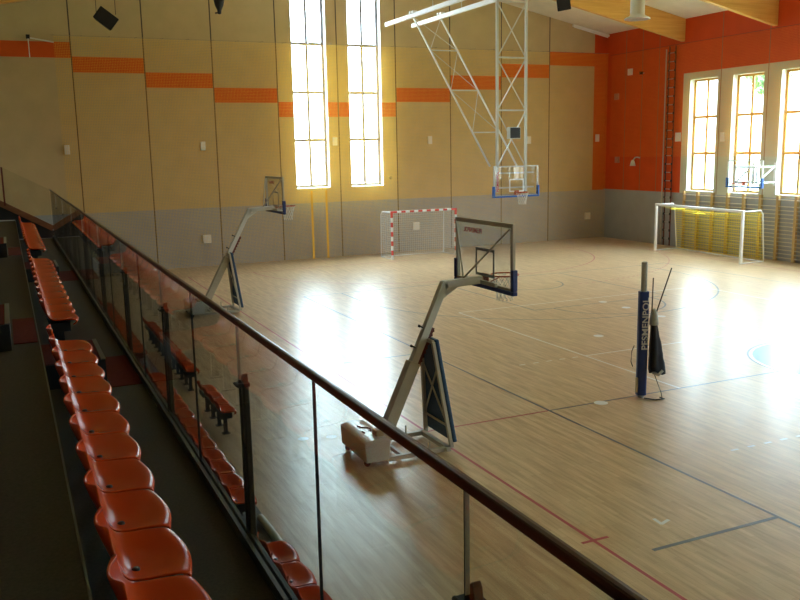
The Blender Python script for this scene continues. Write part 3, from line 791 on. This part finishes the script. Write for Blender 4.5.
# wall mounted hoop
t = thing('wall_basketball_hoop', (26.85, 25.55, 2.95), 'small looking wall mounted basketball hoop in front of the side windows', 'basketball hoop')
o_ = Vector((26.85, 25.55, 2.95))
backboard(t, V(26.8, 25.55, 2.93), (-1, 0, 0), M['steel'], M['brightblue'], M['goalwhite'], fw=.035)
for yy in (25.0, 26.1):
    b = MB(); z0, z1 = 3.10, 3.72
    b.bar(V(26.86, yy, z0), V(27.86, yy, z0), .05, .06); b.bar(V(26.86, yy, z1), V(27.86, yy, z1), .05, .06)
    b.bar(V(26.9, yy, z0), V(27.82, yy, z1), .05, .05); b.bar(V(26.88, yy, z0 - .1), V(26.88, yy, z1 + .1), .05, .05, up=(0, 1, 0))
    b.box(V(27.85, yy - .06, z0 - .15), V(27.896, yy + .06, z1 + .15)); b.build('wall_arm', M['goalwhite'], t)
b = MB(); b.bar(V(26.88, 25.0, 3.12), V(26.88, 26.1, 3.12), .05, .05); b.bar(V(26.88, 25.0, 3.7), V(26.88, 26.1, 3.7), .05, .05); b.build('cross_tube', M['steel'], t)

# ------------------------------------------------------------------ goals
# striped handball goal
gx0, gx1, gy = 14.82, 18.00, 33.38
t = thing('handball_goal', ((gx0 + gx1) / 2, gy, 0), 'red and white striped handball goal before the end wall', 'goal')
o_ = Vector(((gx0 + gx1) / 2, gy, 0))
for x in (gx0 + .04, gx1 - .04):
    b = MB(); z = 0; i = 0; hz_ = [0, .2, .4, .6, .8, 1.0, 1.2, 1.4, 1.6, 1.8, 2.08]
    for i in range(10): b.box(V(x - .04, gy - .04, hz_[i]), V(x + .04, gy + .04, hz_[i + 1]), (i + 1) % 2)
    b.build('post', [M['goalred'], M['goalwhite']], t)
b = MB(); n = 15; L_ = (gx1 - gx0 - .16)
for i in range(n): b.box(V(gx0 + .08 + L_ * i / n, gy - .04, 2.0), V(gx0 + .08 + L_ * (i + 1) / n, gy + .04, 2.08), i % 2)
b.build('crossbar', [M['goalred'], M['goalwhite']], t)
b = MB()
for x in (gx0 + .04, gx1 - .04):
    b.tube([V(x, gy + .04, 2.04), V(x - .02, gy + .95, 2.02), V(x - .05, gy + 1.05, 1.9), V(x - .05, gy + 1.1, .03)], .02, 8); b.bar(V(x, gy + .04, .02), V(x - .05, gy + 1.1, .02), .04, .03)
b.bar(V(gx0, gy + 1.1, .03), V(gx1 - .1, gy + 1.1, .03), .03, .03); b.build('net_frame', M['goalwhite'], t)
b = MB(); b.box(V(gx0, gy + 1.04, .03), V(gx1 - .05, gy + 1.043, 1.98)); b.box(V(gx0 + .03, gy + .04, 2.02), V(gx1 - .04, gy + 1.0, 2.023)); b.build('back_net', M['goalnet_w'], t)
b = MB()
for x in (gx0 + .02, gx1 - .08): b.box(V(x, gy + .05, .03), V(x + .003, gy + 1.04, 2.0))
b.build('side_net', M['goalnet_ws'], t)
# white goal at the side wall
p1, p2 = (26.1, 29.78), (25.76, 24.53)
t = thing('soccer_goal', (25.93, 27.15, 0), 'wide plain white goal with yellow net against the wall bars', 'goal')
o_ = Vector((25.93, 27.15, 0))
for (x, yy) in (p1, p2):
    b = MB(); b.box(V(x - .05, yy - .05, 0), V(x + .05, yy + .05, 2.0)); b.build('post', M['goalwhite'], t, .01)
b = MB(); b.bar(V(p1[0], p1[1] + .05, 2.05), V(p2[0], p2[1] - .05, 2.05), .1, .1); b.build('crossbar', M['goalwhite'], t, .01)
b = MB()
for (x, yy) in (p1, p2):
    b.tube([V(x, yy, 2.05), V(x + .95, yy, 2.05), V(x + 1.05, yy, 1.9), V(x + 1.22, yy, .04)], .025, 8); b.bar(V(x + .05, yy, .03), V(x + 1.22, yy, .03), .05, .04)
b.bar(V(p1[0] + 1.22, p1[1], .03), V(p2[0] + 1.22, p2[1], .03), .04, .04); b.build('net_frame', M['goalwhite'], t)
b = MB(); n = 14; vs = []; fs = []
for i in range(n + 1):
    s_ = i / n; x = p1[0] + (p2[0] - p1[0]) * s_; yy = p1[1] + (p2[1] - p1[1]) * s_
    sag = .16 * math.sin(PI * s_)
    for (dx, z) in ((.05, 2.0 - .2 * math.sin(PI * s_)), (.95, 1.98 - sag), (1.06, 1.8 - sag), (1.2, .05)): vs.append(V(x + dx, yy, z))
for i in range(n):
    for j in range(3): fs.append((i * 4 + j, i * 4 + j + 1, (i + 1) * 4 + j + 1, (i + 1) * 4 + j))
b.add(vs, fs); b.build('net', M['goalnet_y'], t)

# ------------------------------------------------------------------ wall bars under the windows
def bars(y0, label):
    t = thing('wall_bars', (27.8, y0, 0), label, 'wall bars', 'wall bars under the side windows')
    for yy in (0.03, 0.845):
        b = MB(); b.box((-.06, yy - .03, 0), (.055, yy + .03, 2.58)); b.build('upright', M['barwood'], t)
    for k in range(15):
        z = .14 + .155 * k if k < 14 else 2.42
        b = MB(); x = -.025 if k < 14 else -.07
        b.tube([(x, .06, z), (x, .815, z)], .019, 8); b.build('rung', M['rungwood'], t)
    return t
t0 = None
for k in range(8):
    lab = 'wooden wall bars section, %s from the far corner ladder along the side wall' % (['first', 'second', 'third', 'fourth', 'fifth', 'sixth', 'seventh', 'eighth'][k])
    if t0 is None: t0 = bars(29.95 - .875, lab)
    else: c = copy_tree(t0); c.location = (27.8, 29.95 - .875 * (k + 1), 0); c['label'] = lab

# wall ladder and pipe beside it
t = thing('wall_ladder', (27.8, 30.98, 0), 'tall narrow ladder fixed to the red wall beside the first side window', 'ladder')
for yy in (-.2, .2):
    b = MB(); b.box((-.02, yy - .022, .02), (.02, yy + .022, 9.0)); b.build('rail', M['rack'], t)
for k in range(23):
    z = .35 + .38 * k
    b = MB(); b.tube([(-.01, -.178, z), (-.01, .178, z)], .016, 8); rg = b.build('rung', M['canvas'], t)
    for yy in (-.2, .2):
        b = MB(); b.box((-.045, yy - .035, z - .05), (-.021, yy + .035, z + .05)); b.build('bracket', M['black'], rg)
b = MB(); b.tube([(27.83, 31.42, 0.02), (27.83, 31.42, 8.9)], .03, 10); tag(b.build('pipe', M['cream']), 'thin pale vertical pipe left of the tall wall ladder', 'pipe')

# ------------------------------------------------------------------ ball nets
b = MB(); n = 60; vs = []; fs = []
for i in range(n + 1):
    x = 2.1 + (27.6 - 2.1) * i / n; d = .03 * math.sin(i * 1.7)
    for z in (.05, 3, 6, 9.1): vs.append((x, 35.3 + d * (1 - z / 10), z))
for i in range(n):
    for j in range(3): fs.append((i * 4 + j, (i + 1) * 4 + j, (i + 1) * 4 + j + 1, i * 4 + j + 1))
b.add(vs, fs)
t = thing('ball_net', (0, 0, 0), 'fine yellowish protective ball net hanging in front of the end wall', 'net')
b.build('net', M['netyellow'], t)
b = MB(); b.tube([(2.0, 35.3, 9.12), (27.65, 35.3, 9.12)], .007, 6); b.build('top_cable', M['tan'], t)
for i in range(26):
    b = MB(); b.tube([(2.1 + i, 35.3, 9.13), (2.1 + i, YB - .005, 9.18)], .01, 6); b.build('wall_hook', M['seam'], t)
M['strap'] = mat('yellow_strap', (0.85, 0.50, 0.05), 0.7)
for xs0 in (11.95, 12.62):
    b = MB(); b.box((xs0 - .05, 35.27, .04), (xs0 + .05, 35.275, 3.0)); b.build('strap', M['strap'], t)
t = thing('ball_net', (0, 0, 0), 'fine protective ball net hanging high along the red side wall', 'net')
b = MB(); b.add([(27.66, 35.1, 4.1), (27.66, 8, 4.1), (27.66, 8, 9.0), (27.66, 35.1, 9.0)], [(0, 1, 2, 3)]); b.build('net', M['netred'], t)
b = MB(); b.tube([(27.66, 35.2, 9.02), (27.66, 8, 9.02)], .007, 6); b.build('top_cable', M['seam'], t)

# ------------------------------------------------------------------ volleyball post
t = thing('volleyball_post', (10.53, 12.28, 0), 'white volleyball post in blue padding with pale lettering and bundled net', 'volleyball post', rz=math.radians(-22))
b = MB(); b.tube([(0, 0, 0), (0, 0, 2.56)], .055, 16); b.lathe([(.055, 2.56), (.04, 2.575), (0, 2.578)], 16); b.build('pole', M['canvas'], t)
b = MB(); pr = []
for k in range(20):
    a = 2 * PI * k / 20; q = lambda c_: math.copysign(abs(c_) ** .55, c_); pr.append((.092 * q(math.cos(a)), .085 * q(math.sin(a))))
b.prism(pr, .05, 2.02, 2); b.build('padding', M['bluepad'], t)
text_mesh('PESMENPOL', .165, M['letter'], t, (.025, -.088, 1.42), (PI / 2, -PI / 2, 0), 'lettering', .003, 1.12)
b = MB(); b.box((-.125, -.10, .12), (-.093, -.04, .40)); b.build('crank', M['tan'], t)
b = MB(); b.tube([(-.15, 0, 1.0), (-.20, -.02, .9), (-.21, -.02, .7), (-.17, 0, .6)], .008, 6); b.build('tension_cord', M['black'], t)
b = MB(); n = 16; rows = 12; vs = []; fs = []; rnd = random.Random(3)
for j in range(rows + 1):
    s_ = j / rows; z = 1.50 - 1.0 * s_; r = .05 + .13 * s_ ** .8
    for i in range(n):
        a = 2 * PI * i / n; w = 1 + .28 * math.sin(3 * a + 2 * s_) + rnd.uniform(-.1, .1)
        vs.append((.19 + .07 * s_ + r * .78 * w * math.cos(a), r * .6 * w * math.sin(a) - .05, z + .05 * math.sin(2 * a) * s_))
for j in range(rows):
    for i in range(n): fs.append((j * n + i, j * n + (i + 1) % n, (j + 1) * n + (i + 1) % n, (j + 1) * n + i))
fs.append(tuple(range(n))); fs.append(tuple(rows * n + i for i in reversed(range(n))))
b.add(vs, fs, 0, True); nb = b.build('net_bundle', M['netblack'], t)
b = MB(); b.lathe([(.02, 1.70), (.06, 1.62), (.08, 1.5), (.085, 1.40), (.05, 1.39)], 14, c=(.19, -.05, 0)); b.build('canvas_band', M['canvas'], nb)
b = MB(); b.tube([(.36, -.10, .53), (.28, -.13, .46), (.18, -.10, .5)], .035, 10); b.build('canvas_hem', M['canvas'], nb)
for p in (((.13, -.06, .55), (.15, -.06, 2.28)), ((.19, -.05, 1.5), (.50, -.02, 2.45))):
    b = MB(); b.tube(list(p), .012, 6); b.build('antenna_rod', M['seam'], t)
b = MB(); b.tube([(.2, -.1, .5), (.32, -.2, .12), (.33, -.22, .03)], .008, 6); b.tube([(.02, -.14, .02), (.2, -.25, .012), (.38, -.2, .012), (.33, -.1, .012)], .012, 6); b.build('loose_cord', M['black'], t)

# ------------------------------------------------------------------ small wall fixtures
def wbox(loc, size, label, m='white', name='wall_box', cat='wall box'):
    b = MB(); sx, sy_, sz = size; x, y, z = loc
    b.box((-sx / 2, -sy_ / 2, -sz / 2), (sx / 2, sy_ / 2, sz / 2)); o = b.build(name, M[m], None, .01); o.location = loc
    return tag(o, label, cat)
yw = YB - .045
wbox((2.28, yw, 4.91), (.2, .08, .36), 'small upright wall box at far left above the far seats')
wbox((7.52, yw, 4.97), (.2, .08, .36), 'small upright wall box above the far mobile hoop')
wbox((13.3, yw, 5.08), (.2, .08, .36), 'small upright wall box between the two tall windows')
wbox((17.95, yw, 5.07), (.2, .08, .36), 'small upright wall box right of the tall windows')
wbox((23.34, yw, 5.0), (.2, .08, .36), 'small upright wall box beside the ceiling hoop frame')
wbox((7.46, yw, 1.14), (.34, .08, .34), 'square pale box low on the grey wall by the far mobile hoop')
wbox((17.17, yw, 1.15), (.34, .08, .34), 'square pale box low on the grey wall behind the striped goal')
wbox((26.9, yw, 1.13), (.32, .08, .34), 'square pale box low on the grey wall near the right corner')
wbox((27.42, yw, 5.04), (.2, .08, .36), 'small upright box on the red strip of the end wall')
wbox((15.95, yw, 3.42), (.12, .08, .14), 'tiny dark box below right of the second tall window', 'tan')
xw = XR - .045
wbox((xw, 34.9, 7.03), (.08, .3, .3), 'small box on the red wall just right of the corner', 'salmon')
wbox((xw, 33.93, 8.13), (.08, .3, .3), 'small pale box highest of three on the red wall')
wbox((xw, 34.75, 3.95), (.08, .3, .3), 'small box on the red wall low near the corner', 'salmon')
wbox((xw, 30.52, 4.98), (.08, .3, .4), 'pale box on the red wall right beside the tall ladder')
wbox((xw, 27.85, 4.93), (.08, .2, .4), 'small white box on the pale pillar between side windows', 'white')
t = thing('wall_lamp', (XR - .01, 33.25, 3.95), 'small white swan neck lamp on the red wall left of the ladder', 'lamp')
b = MB(); b.tube([(0, -.15, .1), (-.15, -.15, .13), (-.24, -.10, .12), (-.28, 0, .0)], .03, 8); b.build('arm', M['steel'], t)
b = MB(); b.lathe([(.05, .1), (.09, .02), (.14, -.18), (.12, -.18)], 16, c=(-.28, .02, -.1)); b.build('lamp_shade', M['white'], t)
t = thing('camera_bracket', (XR - .01, 33.0, 8.0), 'tiny dark camera high on the red wall left of the ladder', 'camera')
b = MB(); b.tube([(.009, 0, 0), (-.1, 0, 0)], .02, 8); b.lathe([(.05, -.004), (.05, .004)], 10); b.build('arm', M['steel'], t)
b = MB(); b.box((-.21, -.06, -.06), (-.1, .06, .06)); b.build('body', M['black'], t)
t = thing('net_bracket', (1.0, 35.45, 8.9), 'thin white bracket pole at the left end of the ball net', 'bracket')
b = MB(); b.bar((.22, 0, .12), (1.12, 0, -.02), .04, .05); b.tube([(.24, 0, .12), (.24, 0, -.6)], .02, 6); b.build('arm', M['white'], t)
b = MB(); b.box((.17, -.06, .08), (.3, .06, .22)); b.tube([(.24, .0, .15), (.24, .39, .15)], .02, 6); b.build('clamp', M['black'], t)

# strip light along the roof edge by the end wall
t = thing('strip_light', (26.8, 35.55, 10.1), 'white fluorescent strip light under the roof edge by the right corner', 'light')
b = MB(); za = roof(25.65) - .14 - 10.1; zb = roof(27.8) - .12 - 10.1
b.bar((25.65 - 26.8, 0, za), (1.0, 0, zb), .12, .10); b.build('housing', M['white'], t)
b = MB(); b.tube([(25.7 - 26.8, 0, za - .08), (.95, 0, zb - .08)], .02, 8); b.build('tube', M['goalwhite'], t)

# hanging lamps and loudspeakers
t = thing('pendant_lamp', (16.90, 20.34, 8.22), 'silver bell shaped industrial lamp hanging at top right', 'lamp')
b = MB(); b.lathe([(.0, .03), (.30, .02), (.36, .0), (.365, .02), (.33, .05), (.225, .10), (.205, .14), (.205, .60), (.19, .64), (.08, .66), (.0, .66)], 28); b.build('reflector', M['alu'], t)
b = MB(); b.tube([(0, 0, .66), (0, 0, roof(16.90) - .97 - 8.22)], .015, 8); b.build('hanger_rod', M['steel'], t)
def hung(name, loc, rot, size, label, cat, wires=True):
    t = thing(name, loc, label, cat)
    b = MB(); sx, sy_, sz = size
    b.hexa([(-sx / 2, -sy_ / 2, -sz / 2), (sx / 2, -sy_ / 2, -sz / 2), (sx * .4, sy_ / 2, -sz / 2), (-sx * .4, sy_ / 2, -sz / 2), (-sx / 2, -sy_ / 2, sz / 2), (sx / 2, -sy_ / 2, sz / 2), (sx * .4, sy_ / 2, sz / 2), (-sx * .4, sy_ / 2, sz / 2)])
    bd = b.build('cabinet', M['black'], t, .015); bd.rotation_euler = rot
    b = MB(); b.box((-sx * .42, -sy_ / 2 - .008, -sz * .42), (sx * .42, -sy_ / 2 - .001, sz * .42)); g = b.build('grille', M['dial'], bd)
    b = MB(); zt = roof(loc[0]) - .97 - loc[2]
    for sg in (-1, 1): b.tube([(sg * .2, 0, .1), (sg * .2, 0, zt + .06)], .008, 6)
    b.build('suspension_wire', M['seam'], t); return t
hung('loudspeaker', (2.33, 20.34, 7.62), (0, math.radians(38), math.radians(-10)), (.46, .3, .30), 'black tilted loudspeaker hanging on wires at top left', 'loudspeaker')
hung('loudspeaker', (17.9, 25.38, 9.50), (math.radians(20), math.radians(-8), math.radians(-35)), (.46, .4, .42), 'black loudspeaker hanging right of the ceiling hoop frame', 'loudspeaker')
t = thing('floodlight', (4.83, 20.34, 7.95), 'dark teardrop floodlight hanging left of the tall windows', 'lamp')
b = MB(); b.lathe([(0, -.12), (.04, -.11), (.05, -.03), (.10, .08), (.14, .3), (.13, .5), (.0, .52)], 18); b.build('body', M['dial'], t)
b = MB(); b.tube([(-.03, 0, -.08), (-.1, 0, -.1)], .02, 6); b.tube([(0, 0, .5), (0, 0, roof(4.83) - .97 - 7.95)], .012, 6); b.build('hanger_rod', M['seam'], t)

# ------------------------------------------------------------------ light
w = bpy.data.worlds.new('daylight'); sc.world = w; w.use_nodes = True
nt = w.node_tree; bg = nt.nodes['Background']
tc = nt.nodes.new('ShaderNodeTexCoord'); sp = nt.nodes.new('ShaderNodeSeparateXYZ'); nt.links.new(tc.outputs['Generated'], sp.inputs[0])
cr = nt.nodes.new('ShaderNodeValToRGB')     # overcast sky: brighter towards the zenith, dim ground
el = cr.color_ramp.elements
el[0].position = 0.485; el[0].color = (0.17, 0.175, 0.165, 1)
el[1].position = 0.51; el[1].color = (0.21, 0.27, 0.31, 1)
for p_, c_ in ((0.60, (0.25, 0.32, 0.37, 1)), (0.72, (0.56, 0.72, 0.83, 1)), (1.0, (0.72, 0.90, 1.0, 1))):
    q_ = el.new(p_); q_.color = c_
mr = nt.nodes.new('ShaderNodeMapRange'); mr.inputs['From Min'].default_value = -1; mr.inputs['From Max'].default_value = 1
nt.links.new(sp.outputs['Z'], mr.inputs['Value']); nt.links.new(mr.outputs['Result'], cr.inputs['Fac']); nt.links.new(cr.outputs['Color'], bg.inputs['Color'])
bg.inputs['Strength'].default_value = 2.4
def portal(loc, rot, sx, sy_):
    l = bpy.data.lights.new('window_portal', 'AREA'); l.shape = 'RECTANGLE'; l.size = sx; l.size_y = sy_; l.cycles.is_portal = True
    o = bpy.data.objects.new('window_portal', l); COL.objects.link(o); o.location = loc; o.rotation_euler = rot
for a, c in rw: portal((XR + TH + .02, (a + c) / 2, (RZ0 + RZ1) / 2), (PI / 2, 0, PI / 2), c - a, RZ1 - RZ0)
for a, c in (W1, W2): portal(((a + c) / 2, YB + TH + .02, (WZ0 + WZ1) / 2), (-PI / 2, 0, 0), c - a, WZ1 - WZ0)

sc.view_settings.view_transform = 'Standard'; sc.view_settings.look = 'None'
sc.view_settings.gamma = 1; sc.view_settings.use_curve_mapping = False
sc.view_settings.exposure = 4.42
cy_ = sc.cycles
cy_.use_denoising = True; cy_.max_bounces = 10; cy_.diffuse_bounces = 5; cy_.glossy_bounces = 5; cy_.transparent_max_bounces = 32
cy_.sample_clamp_indirect = 4.0; cy_.blur_glossy = 0.5
cy_.caustics_reflective = False; cy_.caustics_refractive = False
